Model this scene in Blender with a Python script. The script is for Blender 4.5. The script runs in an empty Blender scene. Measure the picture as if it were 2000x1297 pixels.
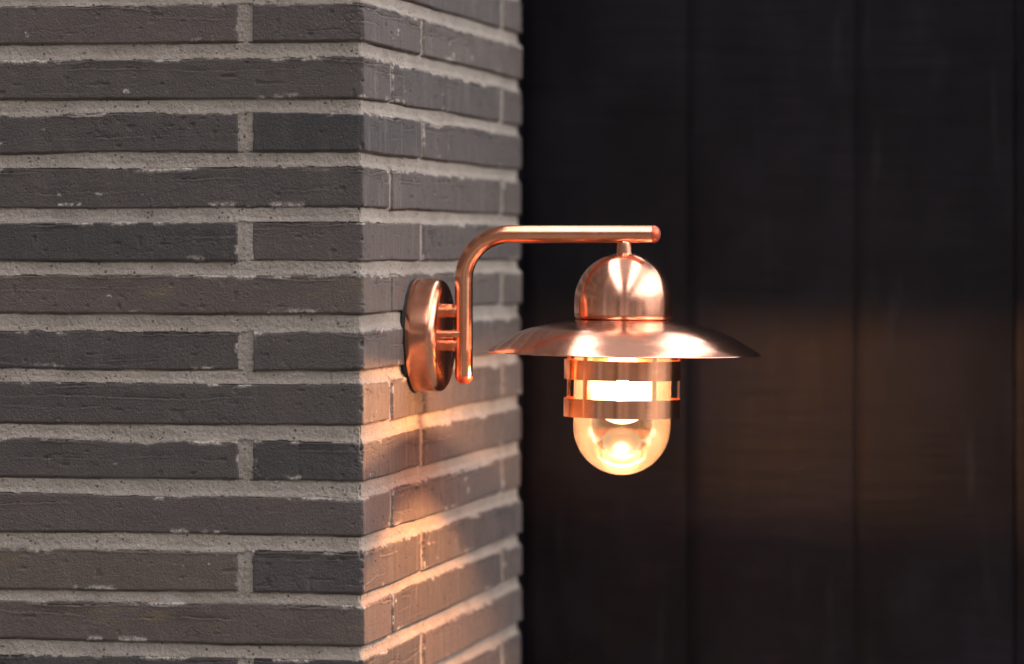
import bpy, math, random
import numpy as np
from mathutils import Vector, Matrix

# ------------------------------------------------------------------ scene, camera, light
sc = bpy.context.scene
COL = sc.collection
sc.render.engine = 'CYCLES'
sc.view_settings.view_transform = 'Standard'
sc.view_settings.look = 'None'
sc.view_settings.gamma = 1
sc.view_settings.exposure = 0.0
sc.cycles.max_bounces = 10
sc.cycles.transparent_max_bounces = 24
sc.cycles.sample_clamp_indirect = 6
sc.cycles.use_denoising = True

FPX = 7500.0                       # focal length in photo pixels (photo is 2000 px wide)
D1 = 3.65                          # distance to the pillar's near arris
TH = math.atan2(1425, FPX)
CT, ST = math.cos(TH), math.sin(TH)
xc = (711 - 1000) / FPX * D1
CAM = Vector((-(xc * CT - D1 * ST), -(xc * ST + D1 * CT), 0.0))
RIGHT = Vector((CT, ST, 0)); FWD = Vector((-ST, CT, 0))
YH = 490.0                         # horizon row of the photo

def at(px, py, y):
    """point on the plane world-y = y seen at photo pixel"""
    d = FWD + RIGHT * ((px - 1000) / FPX) + Vector((0, 0, 1)) * ((YH - py) / FPX)
    t = (y - CAM.y) / d.y
    return CAM + d * t

cd = bpy.data.cameras.new('camera')
cam = bpy.data.objects.new('camera', cd); COL.objects.link(cam)
cam.location = CAM; cam.rotation_euler = (math.pi / 2, 0, TH)
cd.sensor_width = 36; cd.lens = FPX / 2000 * 36
cd.shift_y = -(648.5 - YH) / 2000
cd.clip_end = 200
cd.dof.use_dof = True; cd.dof.focus_distance = 3.74; cd.dof.aperture_fstop = 3.6
sc.camera = cam

SUN_AZ, SUN_EL = 82, 34            # azimuth from -y towards +x
w = bpy.data.worlds.new('World'); sc.world = w; w.use_nodes = True
nt = w.node_tree; nt.nodes.clear()
def N(nt, t, **k):
    n = nt.nodes.new(t)
    for a, b in k.items(): setattr(n, a, b)
    return n
def mth(nt, op, a, b=None, c=None, clamp=False):
    n = nt.nodes.new('ShaderNodeMath'); n.operation = op; n.use_clamp = clamp
    for i, v in enumerate((a, b, c)):
        if v is None: continue
        if isinstance(v, (int, float)): n.inputs[i].default_value = v
        else: nt.links.new(v, n.inputs[i])
    return n.outputs[0]
def sstep(nt, v, lo, hi, a=0.0, b=1.0):
    n = nt.nodes.new('ShaderNodeMapRange'); n.interpolation_type = 'SMOOTHSTEP'
    nt.links.new(v, n.inputs[0])
    for i, x in zip((1, 2, 3, 4), (lo, hi, a, b)): n.inputs[i].default_value = x
    return n.outputs[0]
sky = N(nt, 'ShaderNodeTexSky', sky_type='NISHITA', sun_disc=False)
sky.sun_elevation = math.radians(SUN_EL); sky.sun_rotation = math.radians(180 - SUN_AZ)
sky.air_density = 1.0; sky.dust_density = 4.0
hs = N(nt, 'ShaderNodeHueSaturation'); hs.inputs['Saturation'].default_value = 0.2
nt.links.new(sky.outputs[0], hs.inputs['Color'])
tc = N(nt, 'ShaderNodeTexCoord'); sep = N(nt, 'ShaderNodeSeparateXYZ')
nt.links.new(tc.outputs['Generated'], sep.inputs[0])
# added bright sky strips, shaped to streak the copper and light the side wall:
# t = sideways / up of the direction
TV = math.radians(9.1)
lat = mth(nt, 'ADD', mth(nt, 'MULTIPLY', sep.outputs[0], math.cos(TV)), mth(nt, 'MULTIPLY', sep.outputs[1], math.sin(TV)))
el = sep.outputs[2]
tt = mth(nt, 'DIVIDE', lat, mth(nt, 'MAXIMUM', el, 0.02))
def strip(t0, t1, soft, e0, e1, gain):
    a = sstep(nt, tt, t0 - soft, t0 + soft); b = sstep(nt, tt, t1 - soft, t1 + soft, 1, 0)
    return mth(nt, 'MULTIPLY', mth(nt, 'MULTIPLY', mth(nt, 'MULTIPLY', a, b), sstep(nt, el, e0, e1)), gain)
L1 = strip(-.47, -.13, .022, .34, .62, 16)
L2 = strip(.22, .46, .022, .34, .62, 13)
L3 = strip(.95, 4.5, .2, .10, .40, 6.5)
azi = mth(nt, 'MULTIPLY', mth(nt, 'ARCTAN2', sep.outputs[0], mth(nt, 'MULTIPLY', sep.outputs[1], -1.0)), 1.0)
n1d = N(nt, 'ShaderNodeTexNoise', noise_dimensions='1D'); n1d.inputs['Scale'].default_value = 5.5; n1d.inputs['Detail'].default_value = 4
n1d.inputs['Roughness'].default_value = .65
nt.links.new(azi, n1d.inputs['W'])
refl_bands = sstep(nt, n1d.outputs[0], .36, .64, .45, 1.6)          # random light and dark upright bands low down, added for the copper's reflections
yb = N(nt, 'ShaderNodeMix', data_type='FLOAT'); nt.links.new(sstep(nt, el, .15, .5), yb.inputs[0])
nt.links.new(refl_bands, yb.inputs[2]); yb.inputs[3].default_value = 1.0
base = mth(nt, 'MULTIPLY', sstep(nt, el, -0.05, 0.7, 0.62, .85), yb.outputs[0])
amp = mth(nt, 'ADD', mth(nt, 'ADD', mth(nt, 'ADD', L1, L2), sstep(nt, el, .55, .92, 0, 1.3)), mth(nt, 'ADD', L3, base))
mul = N(nt, 'ShaderNodeMix', data_type='RGBA', blend_type='MULTIPLY'); mul.inputs[0].default_value = 1
cmb = N(nt, 'ShaderNodeCombineColor')
for i, g_ in enumerate((1.0, .965, .975)): nt.links.new(mth(nt, 'MULTIPLY', amp, g_), cmb.inputs[i])
vl = N(nt, 'ShaderNodeMix', data_type='RGBA'); vl.inputs[0].default_value = .7   # overcast veil over the clear sky
nt.links.new(hs.outputs[0], vl.inputs[6]); vl.inputs[7].default_value = (7.2, 7.0, 6.9, 1)
nt.links.new(vl.outputs[2], mul.inputs[6]); nt.links.new(cmb.outputs[0], mul.inputs[7])
# below the horizon: added warm glow in place of unseen paving
gm = N(nt, 'ShaderNodeMix', data_type='RGBA'); gm.inputs[7].default_value = (1, 1, 1, 1)
gcol = N(nt, 'ShaderNodeMix', data_type='RGBA', blend_type='MULTIPLY'); gcol.inputs[0].default_value = 1; gcol.inputs[6].default_value = (6.6, 5.8, 5.2, 1)
gcc = N(nt, 'ShaderNodeCombineColor')
for i in range(3): nt.links.new(refl_bands, gcc.inputs[i])
nt.links.new(gcc.outputs[0], gcol.inputs[7]); nt.links.new(gcol.outputs[2], gm.inputs[6])
nt.links.new(sstep(nt, el, -0.06, 0.03), gm.inputs[0]); nt.links.new(mul.outputs[2], gm.inputs[7])
bg = N(nt, 'ShaderNodeBackground'); bg.inputs[1].default_value = 0.051
nt.links.new(gm.outputs[2], bg.inputs[0])
wo = N(nt, 'ShaderNodeOutputWorld'); nt.links.new(bg.outputs[0], wo.inputs[0])

sl = bpy.data.lights.new('sun', 'SUN'); sl.energy = 1.1; sl.angle = math.radians(80); sl.color = (1, .94, .90)
so = bpy.data.objects.new('sun', sl); COL.objects.link(so)
a, e = math.radians(SUN_AZ), math.radians(SUN_EL)
so.rotation_euler = Vector((math.sin(a) * math.cos(e), -math.cos(a) * math.cos(e), math.sin(e))).to_track_quat('Z', 'Y').to_euler()

# ------------------------------------------------------------------ helpers
def tag(o, label=None, cat=None, kind=None):
    if label: o['label'] = label
    if cat: o['category'] = cat
    if kind: o['kind'] = kind
    return o
def empty(name, loc):
    o = bpy.data.objects.new(name, None); COL.objects.link(o); o.location = loc; o.empty_display_size = .05
    return o
def mesh_np(name, verts, quads, mat, parent=None, attr=None, smooth=True):
    me = bpy.data.meshes.new(name)
    me.vertices.add(len(verts)); me.vertices.foreach_set('co', verts.astype(np.float32).ravel())
    me.loops.add(quads.size); me.loops.foreach_set('vertex_index', quads.astype(np.int32).ravel())
    me.polygons.add(len(quads)); me.polygons.foreach_set('loop_start', np.arange(0, quads.size, 4, dtype=np.int32))
    me.update(calc_edges=True)
    if smooth: me.polygons.foreach_set('use_smooth', np.ones(len(quads), bool))
    if attr is not None:
        a = me.color_attributes.new('surf', 'FLOAT_COLOR', 'POINT')
        a.data.foreach_set('color', attr.astype(np.float32).ravel())
    me.materials.append(mat)
    o = bpy.data.objects.new(name, me); COL.objects.link(o)
    if parent: o.parent = parent
    return o
def mesh_py(name, verts, faces, mat, parent=None, smooth=True, angle=35):
    me = bpy.data.meshes.new(name); me.from_pydata([tuple(v) for v in verts], [], faces); me.update()
    me.materials.append(mat)
    if smooth:
        for p in me.polygons: p.use_smooth = True
        me.set_sharp_from_angle(angle=math.radians(angle))
    o = bpy.data.objects.new(name, me); COL.objects.link(o)
    if parent: o.parent = parent
    return o
def lathe(name, prof, mat, parent, n=160, loc=(0, 0, 0), rot=None, angle=35, closed=False):
    """revolve (r, z) profile round z; r = 0 ends become poles"""
    V, F, rings = [], [], []
    for r, z in prof:
        if r < 1e-7: rings.append([len(V)]); V.append((0, 0, z))
        else:
            rings.append(list(range(len(V), len(V) + n)))
            V += [(r * math.cos(2 * math.pi * k / n), r * math.sin(2 * math.pi * k / n), z) for k in range(n)]
    prs = list(zip(rings, rings[1:])) + ([(rings[-1], rings[0])] if closed else [])
    for A, B in prs:
        for k in range(n):
            q = (k + 1) % n
            if len(A) == 1 and len(B) == 1: continue
            if len(A) == 1: F.append((A[0], B[k], B[q]))
            elif len(B) == 1: F.append((A[k], B[0], A[q]))
            else: F.append((A[k], B[k], B[q], A[q]))
    o = mesh_py(name, V, F, mat, parent, angle=angle)
    import bmesh
    bm = bmesh.new(); bm.from_mesh(o.data); bmesh.ops.recalc_face_normals(bm, faces=bm.faces); bm.to_mesh(o.data); bm.free()
    o.location = loc
    if rot is not None: o.rotation_euler = rot
    return o
def arc(cx, cy, r, a0, a1, n, ry=None):
    ry = ry or r
    return [(cx + r * math.cos(math.radians(a0 + (a1 - a0) * i / n)), cy + ry * math.sin(math.radians(a0 + (a1 - a0) * i / n))) for i in range(n + 1)]

# numpy value / gradient noise
def _h(i, j, s):
    v = (i.astype(np.int64) * 374761393 + j.astype(np.int64) * 668265263 + s * 974634777) & 0xFFFFFFFF
    v = ((v ^ (v >> 13)) * 1274126177) & 0xFFFFFFFF
    v = v ^ (v >> 16)
    return (v & 0xFFFF) / 32767.5 - 1.0
def vn(x, y, s=0):
    xi = np.floor(x); yi = np.floor(y); fx = x - xi; fy = y - yi
    fx = fx * fx * (3 - 2 * fx); fy = fy * fy * (3 - 2 * fy)
    xi = xi.astype(np.int64); yi = yi.astype(np.int64)
    return ((_h(xi, yi, s) * (1 - fx) + _h(xi + 1, yi, s) * fx) * (1 - fy) + (_h(xi, yi + 1, s) * (1 - fx) + _h(xi + 1, yi + 1, s) * fx) * fy)
def fbm(x, y, s=0, o=3):
    t = 0; a = 1; n = 0
    for k in range(o):
        t = t + a * vn(x * 2 ** k + 17.3 * k, y * 2 ** k + 5.1 * k, s + k * 31); n += a; a *= .55
    return t / n
def ss(x, a, b):
    t = np.clip((x - a) / (b - a), 0, 1); return t * t * (3 - 2 * t)

# ------------------------------------------------------------------ materials
def newmat(name):
    m = bpy.data.materials.new(name); m.use_nodes = True
    nt = m.node_tree; bs = nt.nodes['Principled BSDF']
    return m, nt, bs
def ramp(nt, v, pts):
    r = nt.nodes.new('ShaderNodeValToRGB'); nt.links.new(v, r.inputs[0])
    while len(r.color_ramp.elements) < len(pts): r.color_ramp.elements.new(0.5)
    for e_, (p, c) in zip(r.color_ramp.elements, pts):
        e_.position = p; e_.color = (*c, 1) if len(c) == 3 else c
    return r.outputs[0]
def noise(nt, vec, scale, detail=3, rough=.55, stretch=None):
    if stretch:
        mp = nt.nodes.new('ShaderNodeMapping'); mp.inputs['Scale'].default_value = stretch
        nt.links.new(vec, mp.inputs[0]); vec = mp.outputs[0]
    n = nt.nodes.new('ShaderNodeTexNoise'); n.inputs['Scale'].default_value = scale
    n.inputs['Detail'].default_value = detail; n.inputs['Roughness'].default_value = rough
    nt.links.new(vec, n.inputs['Vector']); return n.outputs[0]
def mixc(nt, f, a, b, mode='MIX'):
    n = nt.nodes.new('ShaderNodeMix'); n.data_type = 'RGBA'; n.blend_type = mode
    for i, v in ((0, f), (6, a), (7, b)):
        if isinstance(v, (int, float)): n.inputs[i].default_value = v
        elif isinstance(v, tuple): n.inputs[i].default_value = (*v, 1)
        else: nt.links.new(v, n.inputs[i])
    return n.outputs[2]
def bump(nt, bs, h, dist, strength=1.0, prev=None):
    b = nt.nodes.new('ShaderNodeBump'); b.inputs['Distance'].default_value = dist; b.inputs['Strength'].default_value = strength
    nt.links.new(h, b.inputs['Height'])
    if prev is not None: nt.links.new(prev, b.inputs['Normal'])
    nt.links.new(b.outputs[0], bs.inputs['Normal']); return b.outputs[0]

def mat_masonry():
    m, nt, bs = newmat('masonry')
    at_ = nt.nodes.new('ShaderNodeAttribute'); at_.attribute_name = 'surf'
    sp = nt.nodes.new('ShaderNodeSeparateColor'); nt.links.new(at_.outputs['Color'], sp.inputs[0])
    mort, tone, smear = sp.outputs[0], sp.outputs[1], sp.outputs[2]
    lime = at_.outputs['Alpha']
    tcn = nt.nodes.new('ShaderNodeTexCoord'); P = tcn.outputs['Object']
    n1 = noise(nt, P, 22, 5, .6); n2 = noise(nt, P, 260, 4, .7); n3 = noise(nt, P, 900, 2, .6)
    ns = noise(nt, P, 70, 4, .6, (1, 1, .12))
    spx = nt.nodes.new('ShaderNodeSeparateXYZ'); nt.links.new(P, spx.inputs[0])   # lime runs only on the return face
    # brick: dark brown-grey to charcoal, tone per brick
    bcol = ramp(nt, mth(nt, 'ADD', mth(nt, 'SUBTRACT', mth(nt, 'MULTIPLY', tone, .8), .12), mth(nt, 'MULTIPLY', mth(nt, 'ADD', n1, mth(nt, 'MULTIPLY', noise(nt, P, 6, 3), .5)), .42)),
                [(.15, (.025, .023, .026)), (.45, (.045, .038, .038)), (.75, (.062, .050, .048)), (1.0, (.084, .064, .056))])
    bcol = mixc(nt, mth(nt, 'MULTIPLY', sstep(nt, ns, .48, .74), sstep(nt, spx.outputs[0], -.008, -.002, .12, .55)), bcol, (.15, .13, .12))
    bcol = mixc(nt, mth(nt, 'MULTIPLY', sstep(nt, n2, .60, .78), .5), bcol, (.14, .125, .115))
    bcol = mixc(nt, mth(nt, 'MULTIPLY', sstep(nt, n3, .66, .76), .55), bcol, (.24, .22, .20))
    bcol = mixc(nt, mth(nt, 'MULTIPLY', sstep(nt, n2, .42, .30), .5), bcol, (.022, .020, .021))
    bcol = mixc(nt, mth(nt, 'MULTIPLY', lime, .75), bcol, (.115, .085, .05))
    # mortar: sandy grey with dark and light grains
    mc = ramp(nt, n1, [(.3, (.222, .197, .173)), (.7, (.318, .287, .255))])
    g = noise(nt, P, 520, 3, .75)
    mc = mixc(nt, sstep(nt, g, .44, .30, 0, .9), mc, (.15, .115, .09))
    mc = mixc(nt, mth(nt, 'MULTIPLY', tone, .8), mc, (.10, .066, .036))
    mc = mixc(nt, sstep(nt, noise(nt, P, 9, 4, .6), .5, .7, 0, .35), mc, (.19, .17, .155))
    mc = mixc(nt, sstep(nt, g, .62, .74, 0, .8), mc, (.60, .56, .50))
    vo = nt.nodes.new('ShaderNodeTexVoronoi'); vo.inputs['Scale'].default_value = 170; nt.links.new(P, vo.inputs['Vector'])
    spk = mth(nt, 'MULTIPLY', sstep(nt, vo.outputs['Distance'], .30, .16), mth(nt, 'GREATER_THAN', noise(nt, P, 60, 2), .56))
    mc = mixc(nt, mth(nt, 'MULTIPLY', spk, .85), mc, (.07, .05, .04))
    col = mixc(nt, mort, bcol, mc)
    smn = mth(nt, 'MULTIPLY', smear, sstep(nt, mth(nt, 'ADD', n2, mth(nt, 'MULTIPLY', g, .3)), .55, .72, .25, 1))
    col = mixc(nt, smn, col, (.42, .385, .35))
    nt.links.new(col, bs.inputs['Base Color'])
    bs.inputs['Roughness'].default_value = .72
    nt.links.new(sstep(nt, mort, 0, 1, .62, .92), bs.inputs['Roughness'])
    bs.inputs['Specular IOR Level'].default_value = .45
    bs.inputs['Sheen Weight'].default_value = .13; bs.inputs['Sheen Roughness'].default_value = .45
    bs.inputs['Sheen Tint'].default_value = (1, .96, .94, 1)
    hh = mth(nt, 'ADD', mth(nt, 'MULTIPLY', n2, .7), mth(nt, 'MULTIPLY', g, .9))
    hh = mth(nt, 'ADD', hh, mth(nt, 'MULTIPLY', spk, -.5))
    bump(nt, bs, hh, .0013, 1.0)
    return m

def mat_copper(name, base=(.80, .40, .27), rough=.23, aniso=.75, brush='z', spot=.3, tint2=(.70, .31, .19)):
    """brushed copper: fine circumferential scratches, soft tarnish"""
    m, nt, bs = newmat(name)
    tcn = nt.nodes.new('ShaderNodeTexCoord'); P = tcn.outputs['Object']
    sx = nt.nodes.new('ShaderNodeSeparateXYZ'); nt.links.new(P, sx.inputs[0])
    rr = mth(nt, 'SQRT', mth(nt, 'ADD', mth(nt, 'MULTIPLY', sx.outputs[0], sx.outputs[0]), mth(nt, 'MULTIPLY', sx.outputs[1], sx.outputs[1])))
    cb = nt.nodes.new('ShaderNodeCombineXYZ')
    ang = mth(nt, 'ARCTAN2', sx.outputs[1], sx.outputs[0])
    nt.links.new(mth(nt, 'MULTIPLY', ang, .0035), cb.inputs[0])
    nt.links.new(sx.outputs[2], cb.inputs[1]); nt.links.new(rr, cb.inputs[2])
    sc1 = noise(nt, cb.outputs[0], 1900, 3, .7); sc2 = noise(nt, cb.outputs[0], 500, 3, .6)
    t = noise(nt, P, 28, 4, .6); t2 = noise(nt, P, 160, 3, .6)
    c = mixc(nt, sstep(nt, t, .38, .68), base, tint2)
    c = mixc(nt, mth(nt, 'MULTIPLY', sstep(nt, sc1, .4, .7), .22), c, (.92, .60, .46))
    nt.links.new(c, bs.inputs['Base Color'])
    bs.inputs['Metallic'].default_value = 1
    ro = mth(nt, 'ADD', mth(nt, 'MULTIPLY', sc2, .10), mth(nt, 'MULTIPLY', t, .08 * spot / .3))
    ro = mth(nt, 'ADD', ro, mth(nt, 'MULTIPLY', sstep(nt, t2, .6, .75), .05))
    ln = noise(nt, P, 34, 2, .5); lm_ = noise(nt, P, 20, 2, .5, (1, 1.3, .8))
    scr = mth(nt, 'MULTIPLY', sstep(nt, mth(nt, 'ABSOLUTE', mth(nt, 'SUBTRACT', ln, .5)), .006, .0, 0, 1), sstep(nt, lm_, .5, .62))
    ro = mth(nt, 'ADD', ro, mth(nt, 'MULTIPLY', scr, .07))
    ro = mth(nt, 'ADD', ro, sstep(nt, noise(nt, P, 45, 4, .65), .52, .66, 0, .035))
    nt.links.new(mth(nt, 'ADD', ro, rough - .08), bs.inputs['Roughness'])
    bs.inputs['Anisotropic'].default_value = aniso
    bs.inputs['Anisotropic Rotation'].default_value = .25
    if aniso > 0:
        tg = nt.nodes.new('ShaderNodeTangent'); tg.direction_type = 'RADIAL'; tg.axis = 'Z'
        nt.links.new(tg.outputs[0], bs.inputs['Tangent'])
    b = nt.nodes.new('ShaderNodeBump'); b.inputs['Distance'].default_value = .00006; b.inputs['Strength'].default_value = .5
    nt.links.new(mth(nt, 'ADD', sc1, mth(nt, 'MULTIPLY', t, .8)), b.inputs['Height']); nt.links.new(b.outputs[0], bs.inputs['Normal'])
    return m

def mat_simple(name, col, rough=.5, metal=0, spec=.5):
    m, nt, bs = newmat(name)
    tcn = nt.nodes.new('ShaderNodeTexCoord'); t = noise(nt, tcn.outputs['Object'], 120, 4)
    nt.links.new(mixc(nt, sstep(nt, t, .35, .7), col, tuple(c * .75 for c in col)), bs.inputs['Base Color'])
    bs.inputs['Roughness'].default_value = rough; bs.inputs['Metallic'].default_value = metal
    bs.inputs['Specular IOR Level'].default_value = spec
    return m

def mat_boards():
    m, nt, bs = newmat('black_painted_wood')
    tcn = nt.nodes.new('ShaderNodeTexCoord'); P = tcn.outputs['Object']
    gr = noise(nt, P, 60, 5, .65, (1, 1, .10)); rip = noise(nt, P, 34, 4, .6, (.22, 1, 2.6)); bl = noise(nt, P, 7, 4, .6)
    c = mixc(nt, sstep(nt, bl, .35, .7), (.0026, .0023, .0038), (.0062, .0054, .0090))
    c = mixc(nt, mth(nt, 'MULTIPLY', sstep(nt, gr, .56, .8), .6), c, (.019, .018, .021))
    nt.links.new(c, bs.inputs['Base Color'])
    nt.links.new(sstep(nt, mth(nt, 'ADD', mth(nt, 'MULTIPLY', bl, .6), mth(nt, 'MULTIPLY', gr, .4)), .3, .7, .41, .53), bs.inputs['Roughness'])
    bs.inputs['Specular IOR Level'].default_value = .18
    h = mth(nt, 'ADD', mth(nt, 'MULTIPLY', gr, .5), rip)
    bump(nt, bs, h, .0016, .6)
    return m

def mat_glass():
    """jar glass as a shell: clear, Fresnel reflection, a little dust that scatters the lamp's light"""
    m = bpy.data.materials.new('jar_glass'); m.use_nodes = True
    nt = m.node_tree; nt.nodes.clear()
    out = nt.nodes.new('ShaderNodeOutputMaterial')
    tr = nt.nodes.new('ShaderNodeBsdfTransparent'); tr.inputs[0].default_value = (.99, .95, .88, 1)
    gl = nt.nodes.new('ShaderNodeBsdfGlossy'); gl.inputs['Roughness'].default_value = .11; gl.inputs[0].default_value = (1, 1, 1, 1)
    df = nt.nodes.new('ShaderNodeBsdfTranslucent'); df.inputs[0].default_value = (.95, .74, .52, 1)
    fr = nt.nodes.new('ShaderNodeFresnel'); fr.inputs[0].default_value = 1.5
    tcn = nt.nodes.new('ShaderNodeTexCoord'); P = tcn.outputs['Object']
    n = noise(nt, P, 90, 5, .7); d = noise(nt, P, 700, 2, .6)
    lw = nt.nodes.new('ShaderNodeLayerWeight'); lw.inputs[0].default_value = .35
    dust = mth(nt, 'ADD', mth(nt, 'MULTIPLY', sstep(nt, n, .35, .75), .0012), mth(nt, 'MULTIPLY', sstep(nt, d, .68, .76), .008))
    dust = mth(nt, 'ADD', dust, mth(nt, 'MULTIPLY', mth(nt, 'POWER', lw.outputs['Facing'], 2.0), .007))
    dust = mth(nt, 'ADD', dust, .0005)
    b = nt.nodes.new('ShaderNodeBump'); b.inputs['Distance'].default_value = .0008; b.inputs['Strength'].default_value = .35
    nt.links.new(noise(nt, P, 45, 2), b.inputs['Height'])
    nt.links.new(b.outputs[0], gl.inputs['Normal'])
    m1 = nt.nodes.new('ShaderNodeMixShader'); nt.links.new(dust, m1.inputs[0]); nt.links.new(tr.outputs[0], m1.inputs[1]); nt.links.new(df.outputs[0], m1.inputs[2])
    m2 = nt.nodes.new('ShaderNodeMixShader'); nt.links.new(fr.outputs[0], m2.inputs[0]); nt.links.new(m1.outputs[0], m2.inputs[1]); nt.links.new(gl.outputs[0], m2.inputs[2])
    nt.links.new(m2.outputs[0], out.inputs[0])
    return m

BULB_COL = (1.0, .455, .205, 1)
def mat_bulb():
    m = bpy.data.materials.new('bulb_glass'); m.use_nodes = True
    nt = m.node_tree; nt.nodes.clear()
    out = nt.nodes.new('ShaderNodeOutputMaterial')
    tr = nt.nodes.new('ShaderNodeBsdfTransparent'); em = nt.nodes.new('ShaderNodeEmission')
    em.inputs[0].default_value = (1.0, .78, .50, 1); em.inputs[1].default_value = 8.5
    lw = nt.nodes.new('ShaderNodeLayerWeight'); lw.inputs[0].default_value = .5
    mx = nt.nodes.new('ShaderNodeMixShader'); mx.inputs[0].default_value = .35
    nt.links.new(tr.outputs[0], mx.inputs[1]); nt.links.new(em.outputs[0], mx.inputs[2]); nt.links.new(mx.outputs[0], out.inputs[0])
    return m
def mat_filament(strength):
    m = bpy.data.materials.new('filament_glow'); m.use_nodes = True
    nt = m.node_tree; nt.nodes.clear()
    out = nt.nodes.new('ShaderNodeOutputMaterial'); em = nt.nodes.new('ShaderNodeEmission')
    em.inputs[0].default_value = BULB_COL; em.inputs[1].default_value = strength
    nt.links.new(em.outputs[0], out.inputs[0]); return m

M_MAS = mat_masonry()
M_HAT = mat_copper('brushed_copper', (.88, .45, .31), .155, .81, tint2=(.80, .37, .24))
M_TUBE = mat_copper('polished_copper_tube', (.84, .39, .23), .19, .35, tint2=(.76, .31, .17))
M_PLATE = mat_copper('copper_plate', (.82, .38, .24), .22, .3, spot=.15, tint2=(.77, .33, .20))
M_CAGE = mat_copper('copper_cage', (.92, .44, .26), .16, .75, tint2=(.86, .39, .21))
M_CAP = mat_simple('red_copper_cap', (.62, .13, .07), .38, .55)
M_GASKET = mat_simple('black_rubber', (.012, .012, .012), .6)
M_STEEL = mat_simple('screw_steel', (.75, .55, .45), .28, 1)
M_SOCKET = mat_simple('white_ceramic', (.7, .68, .62), .4)
M_GLASS = mat_glass(); M_BULB = mat_bulb(); M_FIL = mat_filament(23500)
M_WOOD = mat_boards()

# ------------------------------------------------------------------ brick pillar
K1 = D1 / FPX
TOPS = [5, 112, 218.5, 327, 433, 538, 648, 752, 864, 972, 1081, 1184]
BOTS = [80, 190, 296, 405, 509, 613, 724, 831, 940, 1048, 1160, 1261]
for k in range(1, 8):
    TOPS.insert(0, 5 - 107 * k); BOTS.insert(0, 80 - 107 * k)
for k in range(1, 8):
    TOPS.append(1184 + 108 * k); BOTS.append(1261 + 108 * k)
ZT = [(YH - t) * K1 for t in TOPS]; ZB = [(YH - b) * K1 for b in BOTS]
NR = len(ZT); R1 = 7               # list index of the photo's first full row (a row with a joint on the front)
SIDE = .813
def side_u(px): # photo column on the side face -> distance from the arris
    p = (px - 1000) / FPX
    # point (0,u): right = -CAM.R + u*ST ; fwd = -CAM.F + u*CT
    r0 = -CAM.dot(RIGHT); f0 = -CAM.dot(FWD)
    return (p * f0 - r0) / (ST - p * CT)
FJ = [(-.1235, -.1085), (-.665, -.651)]     # odd rows, front joint (459..488 px)
# head joints as (u0,u1) per parity
JO = [(-.665, -.651), (-.1238, -.1092), (side_u(822.5), side_u(829.8)), (1.2, 1.21)]
JE = [(-.405, -.391), (-.95, -.936), (side_u(763), side_u(769)), (side_u(979.5), side_u(986.5))]
TONE = {(2, 4): 0.0, (2, 2): .4, (0, 2): .8, (0, 4): .6, (4, 4): .75, (4, 2): .2, (10, 2): 1.0, (10, 4): .3, (8, 4): .15, (8, 2): .45, (6, 2): .4, (6, 4): .45}   # fired tone of single bricks

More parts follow.
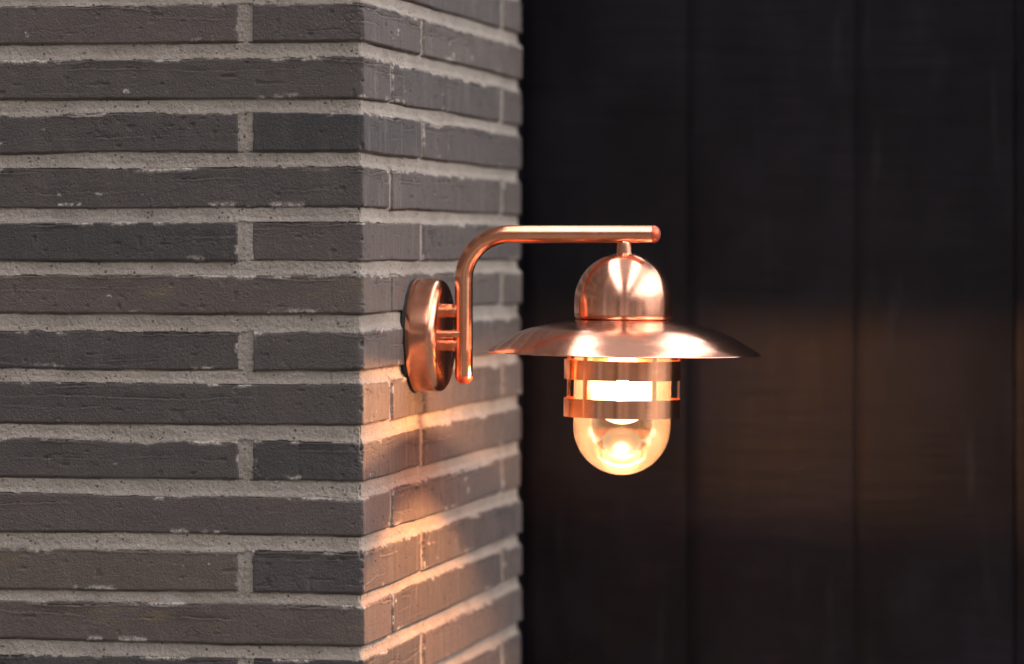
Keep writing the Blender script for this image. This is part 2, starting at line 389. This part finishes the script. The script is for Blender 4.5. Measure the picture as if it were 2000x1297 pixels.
def masonry(u, z, side):
    """height (m, out of the wall) and attributes at perimeter u, height z"""
    h = np.zeros_like(u); mort = np.ones_like(u); tone = np.zeros_like(u); smear = np.zeros_like(u); lime = np.zeros_like(u)
    # mortar ground
    mh = np.full_like(u, -.0042 if side else -.0024)
    mh += .0009 * fbm(u * 30, z * 60, 3, 3) + .00075 * fbm(u * 380, z * 380, 5, 3)
    best = np.full_like(u, -1.0)
    for r in range(NR):
        zt0, zb0 = ZT[r], ZB[r]
        if zb0 > z.max() + .05 or zt0 < z.min() - .05: continue
        sel = (z < zt0 + .010) & (z > zb0 - .010)
        if not sel.any(): continue
        odd = (r - R1) % 2 == 0
        U, Z = u[sel], z[sel]
        joints = sorted(JO if odd else JE)
        edges = [-3.0] + [x for j in joints for x in j] + [3.0]
        for b in range(0, len(edges), 2):
            ua, ub = edges[b], edges[b + 1]
            s2 = (U > ua - .008) & (U < ub + .008)
            if not s2.any(): continue
            us, zs = U[s2], Z[s2]
            R = random.Random(r * 131 + b * 17 + 5)
            s = r * 40 + b
            rag = .55 + .9 * np.clip(vn(us * 14, us * 0 + s, 9) + .3, 0, 1)
            top = zt0 + .0011 * vn(us * 9, us * 0, s) + rag * (.0019 if side else .0013) * fbm(us * 80, us * 0, s + 1, 5) - .0040 * np.clip(vn(us * 22, us * 0 + 3, s + 8) - .35, 0, 1) * (.6 + .6 * vn(us * 160, us * 0, s + 9))
            bot = zb0 + .0009 * vn(us * 8, us * 0, s + 2) + .0005 * fbm(us * 90, us * 0, s + 3, 4)
            lft = ua + .0010 * fbm(zs * 110, zs * 0, s + 4, 2); rgt = ub + .0010 * fbm(zs * 110, zs * 0, s + 5, 2)
            dt, db, dl, dr = top - zs, zs - bot, us - lft, rgt - us
            d = np.minimum(np.minimum(dt, db), np.minimum(dl, dr))
            # face relief
            f = R.uniform(-.0012, .0008) + R.uniform(-.012, .012) * (zs - (zt0 + zb0) / 2)
            f = f + .0006 * fbm(us * 16, zs * 30, s + 6, 3) + .0002 * fbm(us * 190, zs * 190, s + 7, 3) + .0003 * fbm(us * 60, zs * 90, s + 8, 4)
            # ragged folds of the moulded clay, mostly near the top edge
            for q in range(4):
                if q == 0: zc = zt0 - R.uniform(.0010, .0032); A = .0024; cov = -.15
                elif q == 1: zc = zt0 - R.uniform(.006, .013); A = .0015; cov = .15
                else: zc = R.uniform(zb0 + .006, zt0 - .008); A = R.uniform(.0006, .0012); cov = .45
                ph = R.uniform(0, 50)
                cur = zc + .0030 * vn(us * 15 + ph, us * 0 + q, s + 11 + q) + .0016 * fbm(us * 70, us * 0 + q, s + 13 + q, 5)
                act = ss(vn(us * 12 + ph, us * 0 + q, s + 21), cov, cov + .3) * (.35 + .65 * ss(vn(us * 70, us * 0 + q, s + 23), -.5, .2))
                dd = zs - cur
                wv = .00035 + .0004 * np.clip(vn(us * 60, us * 0, s + 25), 0, 1)
                if side: A = A * 1.5; wv = wv * 1.5
                f = f - act * A * np.exp(-(dd / wv) ** 2)                       # the crack
                f = f + act * A * .40 * ss(dd, -.0035, 0) * (dd < 0)            # lip below it
                f = f - act * A * .30 * ss(dd, 0, .0012) * ss(-dd, -.006, -.001)   # dip above
            crv = np.abs(fbm(us * 26 + 9.7, zs * 40, s + 81, 4)); crg = ss(vn(us * 13, zs * 25, s + 83), .35, .7)
            f = f - .0007 * crg * ss(-crv, -.035, -.004)                        # fine wandering cracks
            # pits
            pit = vn(us * 95, zs * 150, s + 33); f = f - .0010 * ss(pit, .72, .95)
            if side: # drag marks across the face
                f = f + .00022 * fbm(us * 160, zs * 9, s + 41, 2)
            edge = ss(d, 0, .0014); f = f - .0012 * (1 - edge)
            sm_n = fbm(us * 60, zs * 110, s + 50, 4)
            near_b = ss(-db, -.0065, -.0005); near_t = ss(-dt, -.0050, -.0003); near_s = ss(-np.minimum(dl, dr), -.0045, -.0005)
            patch = vn(us * 13, us * 0 + 1, s + 60)
            patch2 = vn(us * 15, us * 0 + 4, s + 63)
            sme = np.maximum(near_b * ss(sm_n + patch * .9, .80, 1.1), near_t * ss(sm_n + patch2 * .8, .28, .62))
            sme = np.maximum(sme, near_s * ss(sm_n + .3 * patch, .15, .5))
            sme = np.maximum(sme, .9 * ss(sm_n + .5 * vn(us * 8, zs * 20, s + 77), .86, .98))
            f = f + .00035 * sme
            lm = np.zeros_like(us)
            if (r - R1, b) == (10, 2) or R.random() < .2:
                lm = ss(fbm(us * 20, zs * 60, s + 71, 3) + .35 * vn(us * 6, us * 0, s + 70), -.05, .4) * ss(dt, .003, .008) * ss(db, .012, .02)
            t = TONE.get((r - R1, b), R.random() * .8 + .1)
            inside = d > 0
            idx = np.flatnonzero(sel.ravel())[s2.ravel() if s2.ndim > 1 else s2]
            hb = h.ravel(); idx_in = idx[inside]
            hb[idx_in] = f[inside]; mort.ravel()[idx_in] = 0; tone.ravel()[idx_in] = t
            smear.ravel()[idx_in] = sme[inside]; lime.ravel()[idx_in] = lm[inside]
            # mortar profile just outside this brick
            ab = (~inside) & (db <= 0) & (dl > -.004) & (dr > -.004)   # joint below the brick: deepest under the arris
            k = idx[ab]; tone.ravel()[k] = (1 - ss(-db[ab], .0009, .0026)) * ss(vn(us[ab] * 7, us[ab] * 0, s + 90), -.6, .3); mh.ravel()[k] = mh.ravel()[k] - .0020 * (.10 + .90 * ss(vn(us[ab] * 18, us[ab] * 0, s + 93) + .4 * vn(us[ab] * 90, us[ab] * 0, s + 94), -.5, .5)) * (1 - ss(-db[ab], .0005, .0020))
            at2 = (~inside) & (dt <= 0)
            k = idx[at2]; mh.ravel()[k] = mh.ravel()[k] + (.0022 if side else .0012) * (1 - ss(-dt[at2], 0, .0060))
            if odd or True:
                as_ = (~inside) & (dt > 0) & (db > 0) & ((dl <= 0) | (dr <= 0))
                k = idx[as_]; mh.ravel()[k] = mh.ravel()[k] + (.0008 if side else .0002)
    m = mort > .5
    h[m] = mh[m]
    return h, np.stack([mort, tone, smear, lime], -1)

def axis_(pts):  # [(start, step), ..., end]
    out = []
    for (a, st), (b, _) in zip(pts, pts[1:]):
        out.append(np.arange(a, b - st * .5, st))
    return np.concatenate(out + [np.array([pts[-1][0]])])

zs = axis_([(-1.05, .006), (-.50, .00078), (.33, .006), (.45, 0)])
uf = axis_([(-1.3, .006), (-.46, .00085), (-.02, .0006), (0, 0)])
us_ = axis_([(0, .0008), (.30, .0011), (SIDE, 0)])
pillar = empty('brick_pillar', (0, 0, 0))
tag(pillar, 'pillar of long dark grey bricks with pale sandy mortar joints, its side face lit by the lamp', 'brick pillar')
def face_grid(U, Zc, side):
    u, z = np.meshgrid(U, Zc)
    return (u, z) + masonry(u, z, side)
uF, zF, hF, aF = face_grid(uf, zs, False)
uS, zS, hS, aS = face_grid(us_, zs, True)
hc = np.minimum(hF[:, -1], hS[:, 0]); _z = zs
hc = hc - .0004 - .0034 * ss(fbm(_z * 80, _z * 0 + 2, 611, 5), .08, .60) - .0004 * (1 + fbm(_z * 420, _z * 0, 615, 2))
he = hS[:, -1].copy()
def blend(U, u0, wd): return np.exp(-np.abs(U - u0) / wd)
wF = blend(uF, 0, .0015); hF2 = hF * (1 - wF) + hc[:, None] * wF
wS = blend(uS, 0, .0015); hS2 = hS * (1 - wS) + hc[:, None] * wS
XF = uF + hc[:, None] * blend(uF, 0, .004)
VF = np.stack([XF, -hF2, zF], -1)
YS = uS - hc[:, None] * blend(uS, 0, .004) + he[:, None] * blend(uS, SIDE, .004)
VS = np.stack([hS2, YS, zS], -1)
# back face: plain strip
ub = np.linspace(0, -1.3, 60); uB, zB = np.meshgrid(ub, zs)
VB = np.stack([uB + he[:, None] * blend(uB, 0, .004), SIDE + he[:, None] + uB * 0, zB], -1)
aB = np.repeat(aS[:, -1:, :], len(ub), 1)
def quads(nr, nc, off):
    i = (np.arange(nr - 1)[:, None] * nc + np.arange(nc - 1)[None, :]).ravel() + off
    return np.stack([i, i + 1, i + nc + 1, i + nc], -1)
V = np.concatenate([VF.reshape(-1, 3), VS.reshape(-1, 3), VB.reshape(-1, 3)])
A = np.concatenate([aF.reshape(-1, 4), aS.reshape(-1, 4), aB.reshape(-1, 4)])
n0 = VF.shape[0] * VF.shape[1]; n1 = n0 + VS.shape[0] * VS.shape[1]
Q = np.concatenate([quads(*VF.shape[:2], 0), quads(*VS.shape[:2], n0), quads(*VB.shape[:2], n1)])
mq = A[Q, 0].mean(1) > .5
def subset(q):
    ids, inv = np.unique(q.ravel(), return_inverse=True)
    return V[ids], inv.reshape(-1, 4), A[ids]
# flat top of the pillar
nb = len(V); V = np.concatenate([V, [[-1.3, 0, .449], [0, 0, .449], [0, SIDE, .449], [-1.3, SIDE, .449]]])
A = np.concatenate([A, [[1, .5, 0, 0]] * 4]); Q = np.concatenate([Q, [[nb, nb + 1, nb + 2, nb + 3]]]); mq = np.append(mq, True)
v, q, a_ = subset(Q[~mq]); bricks = mesh_np('bricks', v, q, M_MAS, pillar, a_)
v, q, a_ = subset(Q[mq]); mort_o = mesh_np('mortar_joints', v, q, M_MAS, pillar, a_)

# ------------------------------------------------------------------ black board wall behind
WY = .93
bw = []
seams = [at(p, 700, WY).x for p in (1340, 1668, 1983)]
bwid = seams[1] - seams[0]
edges = [seams[0] - bwid * k for k in range(6, 0, -1)] + seams + [seams[2] + bwid * k for k in range(1, 6)]
P_, F_ = [], []
rg = random.Random(3)
for e0, e1 in zip(edges, edges[1:]):
    off = rg.uniform(-.0015, .0015); tl = rg.uniform(-.012, .012)
    gp_ = .0014 if e1 > seams[2] - .001 else .0001
    a0, a1 = e0 + .0001, e1 - gp_
    prof = [(a0, WY + .018), (a0, WY + .0005 + off), (a0 + .001, WY + off)]
    n = 10
    for k in range(1, n): 
        x = a0 + .001 + (a1 - a0 - .002) * k / n
        prof.append((x, WY + off + tl * (x - a0) - .0007 * math.sin(math.pi * k / n)))
    prof += [(a1 - .001, WY + off + tl * (a1 - a0)), (a1, WY + .0005 + off), (a1, WY + .018)]
    i0 = len(P_)
    for x, y in prof: P_ += [(x, y, -1.1), (x, y, .48)]
    for k in range(len(prof) - 1):
        F_.append((i0 + 2 * k, i0 + 2 * k + 2, i0 + 2 * k + 3, i0 + 2 * k + 1))
i0 = len(P_)
P_ += [(edges[0], WY + .018, -1.1), (edges[-1], WY + .018, -1.1), (edges[-1], WY + .018, .48), (edges[0], WY + .018, .48)]
F_.append((i0, i0 + 1, i0 + 2, i0 + 3))
wall = mesh_py('board_wall', P_, F_, M_WOOD, None, angle=30)
tag(wall, 'black painted wall of wide vertical wooden boards behind the lamp', 'board wall')

# ------------------------------------------------------------------ wall lamp
y0 = .2285
lampc = at(1216, 690, y0); KL = (lampc - CAM).dot(FWD) / FPX      # metres per photo pixel at the lamp's axis
pc = at(811, 655, y0); pc.x = 0
KP = (Vector((0, y0, 0)) - CAM).dot(FWD) / FPX
lamp = empty('wall_lamp', (0, y0, pc.z))
tag(lamp, 'lit copper wall lamp with domed cap, wide brim shade and glass jar on brick pillar', 'wall lamp')
def L(p): return Vector((p[0], p[1] - y0, p[2] - pc.z))
ROTX = (0, math.pi / 2, 0)          # lathe axis -> +x
R_ = 111 * KP
prof = [(0, .002), (R_ - .0005, .002), (R_, .0028)] + [(R_, .004 + .0188 * k / 6) for k in range(1, 7)]
prof += arc(R_ - .0095, .0228, .0095, 0, 90, 14)[1:] + [(R_ - .02, .0326), (R_ * .3, .0331), (0, .0331)]
plate = lathe('wall_plate', prof, M_PLATE, lamp, 200, (0, 0, 0), ROTX)
lathe('gasket', [(0, -.004), (R_ - .003, -.004), (R_ - .0004, -.002), (R_ - .0004, .0016), (R_ - .002, .0022), (0, .0022)], M_GASKET, plate, 120)
def local_on(px, py): 
    p = at(px, py, y0); return L(p)
arm_x = local_on(906, 600).x
for py, rr in ((607.5, 14), (672.5, 14)):
    z = local_on(885, py).z
    lathe('standoff', [(0, .030), (rr * KP - .0006, .030), (rr * KP, .031), (rr * KP, .042), (rr * KP - .0008, .0428), (rr * KP - .0008, .0438), (rr * KP, .0445), (rr * KP, arm_x)], M_TUBE, lamp, 64, (0, 0, z), ROTX)
z = local_on(885, 652).z
lathe('lock_screw', [(0, .030), (.0036, .030), (.0036, .040), (.0046, .0405), (.0046, .0475), (.0034, .0478), (.0034, arm_x)], M_TUBE, lamp, 48, (0, -.0052, z), ROTX)
# arm tube
TR = 17.6 * KL
A0 = local_on(906, 735); A1 = local_on(906, 546); A2 = local_on(994, 457.5); A3 = local_on(1275, 457.5)
rb = A2.z - A1.z
path = [A0 + (A1 - A0) * (k / 12) for k in range(13)]
n = 28
rx = A2.x - A1.x
for k in range(1, n): 
    t = math.pi / 2 * k / n
    path.append(Vector((A1.x + rx * (1 - math.cos(t)), 0, A1.z + rb * math.sin(t))))
path += [A2 + (A3 - A2) * (k / 14) for k in range(15)]
def tube(name, path, r, mat, parent, n=48):
    V, F = [], []
    for i, p in enumerate(path):
        t = (path[min(i + 1, len(path) - 1)] - path[max(i - 1, 0)]).normalized()
        s = Vector((0, 1, 0)); u = s.cross(t).normalized()
        V += [p + (s * math.cos(2 * math.pi * k / n) + u * math.sin(2 * math.pi * k / n)) * r for k in range(n)]
    for i in range(len(path) - 1):
        for k in range(n): F.append((i * n + k, i * n + (k + 1) % n, (i + 1) * n + (k + 1) % n, (i + 1) * n + k))
    F.append(tuple(range(n))[::-1]); F.append(tuple(range(len(V) - n, len(V))))
    return mesh_py(name, V, F, mat, parent)
arm = tube('arm', path, TR, M_TUBE, lamp)
capp = [(0, -.003), (TR - .0014, -.003), (TR - .0014, 0), (TR - .0002, .0002)] + arc(TR - .0026, .0025, .0024, 0, 50, 5) 
cap_prof = [(0, -.004), (TR - .0012, -.004), (TR - .0012, .0001), (TR - .0003, .0003)] + [((TR - .0003) * math.cos(t), .0008 + 14.5 * KL * .95 * math.sin(t)) for t in [math.pi / 2 * k / 12 for k in range(12)]] + [(0, .0008 + 14.5 * KL * .95)]
lathe('end_cap', cap_prof, M_CAP, arm, 64, A3, ROTX)
lathe('end_cap', cap_prof, M_CAP, arm, 64, A0, (math.pi, 0, 0))
# head hangs from the tube: local frame with origin on its axis, tilted a touch
ax = local_on(1220.3, 480).x
Y = lambda py: (local_on(1217, py).z)          # height of a photo row on the axis plane
HO = Vector((ax, 0, Y(470)))
TILT = (0, math.radians(.9), 0)
def hz(py): return Y(py) - HO.z
def head(name, prof, mat, n=200, **k):
    return lathe(name, [(r * KL if r else 0, hz(py)) for r, py in prof], mat, lamp, n, HO, TILT, **k)
head('stem', [(0, 463)] + [(14.4 * math.sin(t), 476 - 11 * math.cos(t)) for t in [math.pi / 2 * k / 8 for k in range(1, 9)]] + [(15.2, 484), (15.8, 496), (0, 498)], M_HAT, 80)
cy = 589.0
dome = [(0, 493)] + [(96.5 * math.sin(t), cy - 96 * math.cos(t)) for t in [math.pi / 2 * k / 40 for k in range(1, 41)]]
dome += [(96.6, 600), (96.2, 612), (95.6, 619.5), (92.5, 623.3), (86, 624.4), (84, 623.5), (89, 621), (0, 560)]
head('dome_cap', dome, M_HAT, 240, angle=60)
hatp = [(40, 621), (60, 622), (72, 626), (80, 628), (88, 627.5), (100, 628), (112, 629), (124, 630.5)]
import bisect
ctrl = [(124, 630.5), (140, 633), (160, 637.5), (183, 643.5), (205, 652), (223, 661), (240, 671), (255, 679.5), (264, 685.3), (269, 689.0)]
def cr(pts, n=6):
    o = []
    for i in range(len(pts) - 1):
        p0 = pts[max(i - 1, 0)]; p1 = pts[i]; p2 = pts[i + 1]; p3 = pts[min(i + 2, len(pts) - 1)]
        for k in range(n):
            t = k / n
            o.append(tuple(.5 * ((2 * p1[j]) + (p2[j] - p0[j]) * t + (2 * p0[j] - 5 * p1[j] + 4 * p2[j] - p3[j]) * t * t + (3 * p1[j] - p0[j] - 3 * p2[j] + p3[j]) * t ** 3) for j in (0, 1)))
    return o + [pts[-1]]
topc = cr([(88, 624.2), (100, 625.3), (112, 626.6)] + [(a_x, b_x) for a_x, b_x in ctrl[1:]])
topc = [(60, 624.5), (66, 628.2), (71, 630.2), (77, 629.6), (83, 626.2), (86, 624.6)] + topc
under = [(r - .6, py + 1.7) for r, py in reversed(topc)]
head('shade', topc + [(269.4, 689.9), (268.8, 690.7)] + under[1:], M_HAT, 280, angle=50, closed=True)
# slotted guard ring: thin sheet cylinder with slots cut out, five uprights
RC = 114.5 * KL; TK = .0011; HW = 5.0 / 114.5
bars = [math.radians(d) for d in (-39.7, 32.5, 104.5, 177, 249)]
toward = math.atan2((CAM - lampc).y, (CAM - lampc).x)
levels = [(655, 664, 0), (664, 703, 1), (703, 741, 0), (741, 778, 1), (778, 814, 0)]
NN = 360
cells = {}
V, F = [], []
def vid(i, lv, k):
    key = (i % NN, lv, k)
    if key not in cells:
        a = 2 * math.pi * (i % NN) / NN + toward
        rr_ = RC - (TK if k else 0)
        cells[key] = len(V); V.append((rr_ * math.cos(a), rr_ * math.sin(a), hz(lv)))
    return cells[key]
def is_bar(i):
    a = 2 * math.pi * (i + .5) / NN
    return any(abs((a - b + math.pi) % (2 * math.pi) - math.pi) < HW for b in bars)
solid = {}
for li, (t, b, slot) in enumerate(levels):
    for i in range(NN): solid[(i, li)] = (not slot) or is_bar(i)
for (i, li), s in list(solid.items()):
    if not s: continue
    t, b, _ = levels[li]; j = i + 1
    F.append((vid(i, b, 0), vid(j, b, 0), vid(j, t, 0), vid(i, t, 0)))
    F.append((vid(j, b, 1), vid(i, b, 1), vid(i, t, 1), vid(j, t, 1)))
    if not solid.get((i, li - 1), False): F.append((vid(i, t, 0), vid(j, t, 0), vid(j, t, 1), vid(i, t, 1)))
    if not solid.get((i, li + 1), False): F.append((vid(j, b, 0), vid(i, b, 0), vid(i, b, 1), vid(j, b, 1)))
    if not solid[((i - 1) % NN, li)]: F.append((vid(i, b, 1), vid(i, b, 0), vid(i, t, 0), vid(i, t, 1)))
    if not solid[((i + 1) % NN, li)]: F.append((vid(j, b, 0), vid(j, b, 1), vid(j, t, 1), vid(j, t, 0)))
cage = mesh_py('slotted_guard', V, F, M_CAGE, lamp, angle=30); cage.location = HO; cage.rotation_euler = TILT
# jar
gr = 95; gt = 5.5
gp = [(gr, 648)] + [(gr, 648 + (832 - 648) * k / 10) for k in range(1, 10)] + [(gr * math.cos(t), 832 + 96 * math.sin(t)) for t in [math.pi / 2 * k / 30 for k in range(30)]] + [(0, 928)]
gi = [(r * (gr - gt) / gr, (832 + (py - 832) * (1 - gt / 96)) if py > 832 else py) for r, py in reversed(gp)]
head('glass_jar', gp + gi, M_GLASS, 160, closed=False)
# bulb
bp = [(0, 828.5)] + [(61 * math.sin(t), 767.5 + 61 * math.cos(t)) for t in [math.radians(5 * k) for k in range(1, 25)]]
bp += [(50, 731), (40, 718), (29, 706), (26, 696), (26, 690)]
bulb = head('bulb', bp, M_BULB, 96)
f = lathe('filament', [(0, -.0030)] + [(.0062 * math.cos(t), .0030 * math.sin(t) ) for t in [math.radians(-75 + 15 * k) for k in range(11)]] + [(0, .0030)], M_FIL, bulb, 24, (0, 0, hz(749)))
head('socket', [(0, 640), (30, 640), (30, 692), (27.5, 694), (0, 694)], M_SOCKET, 64)
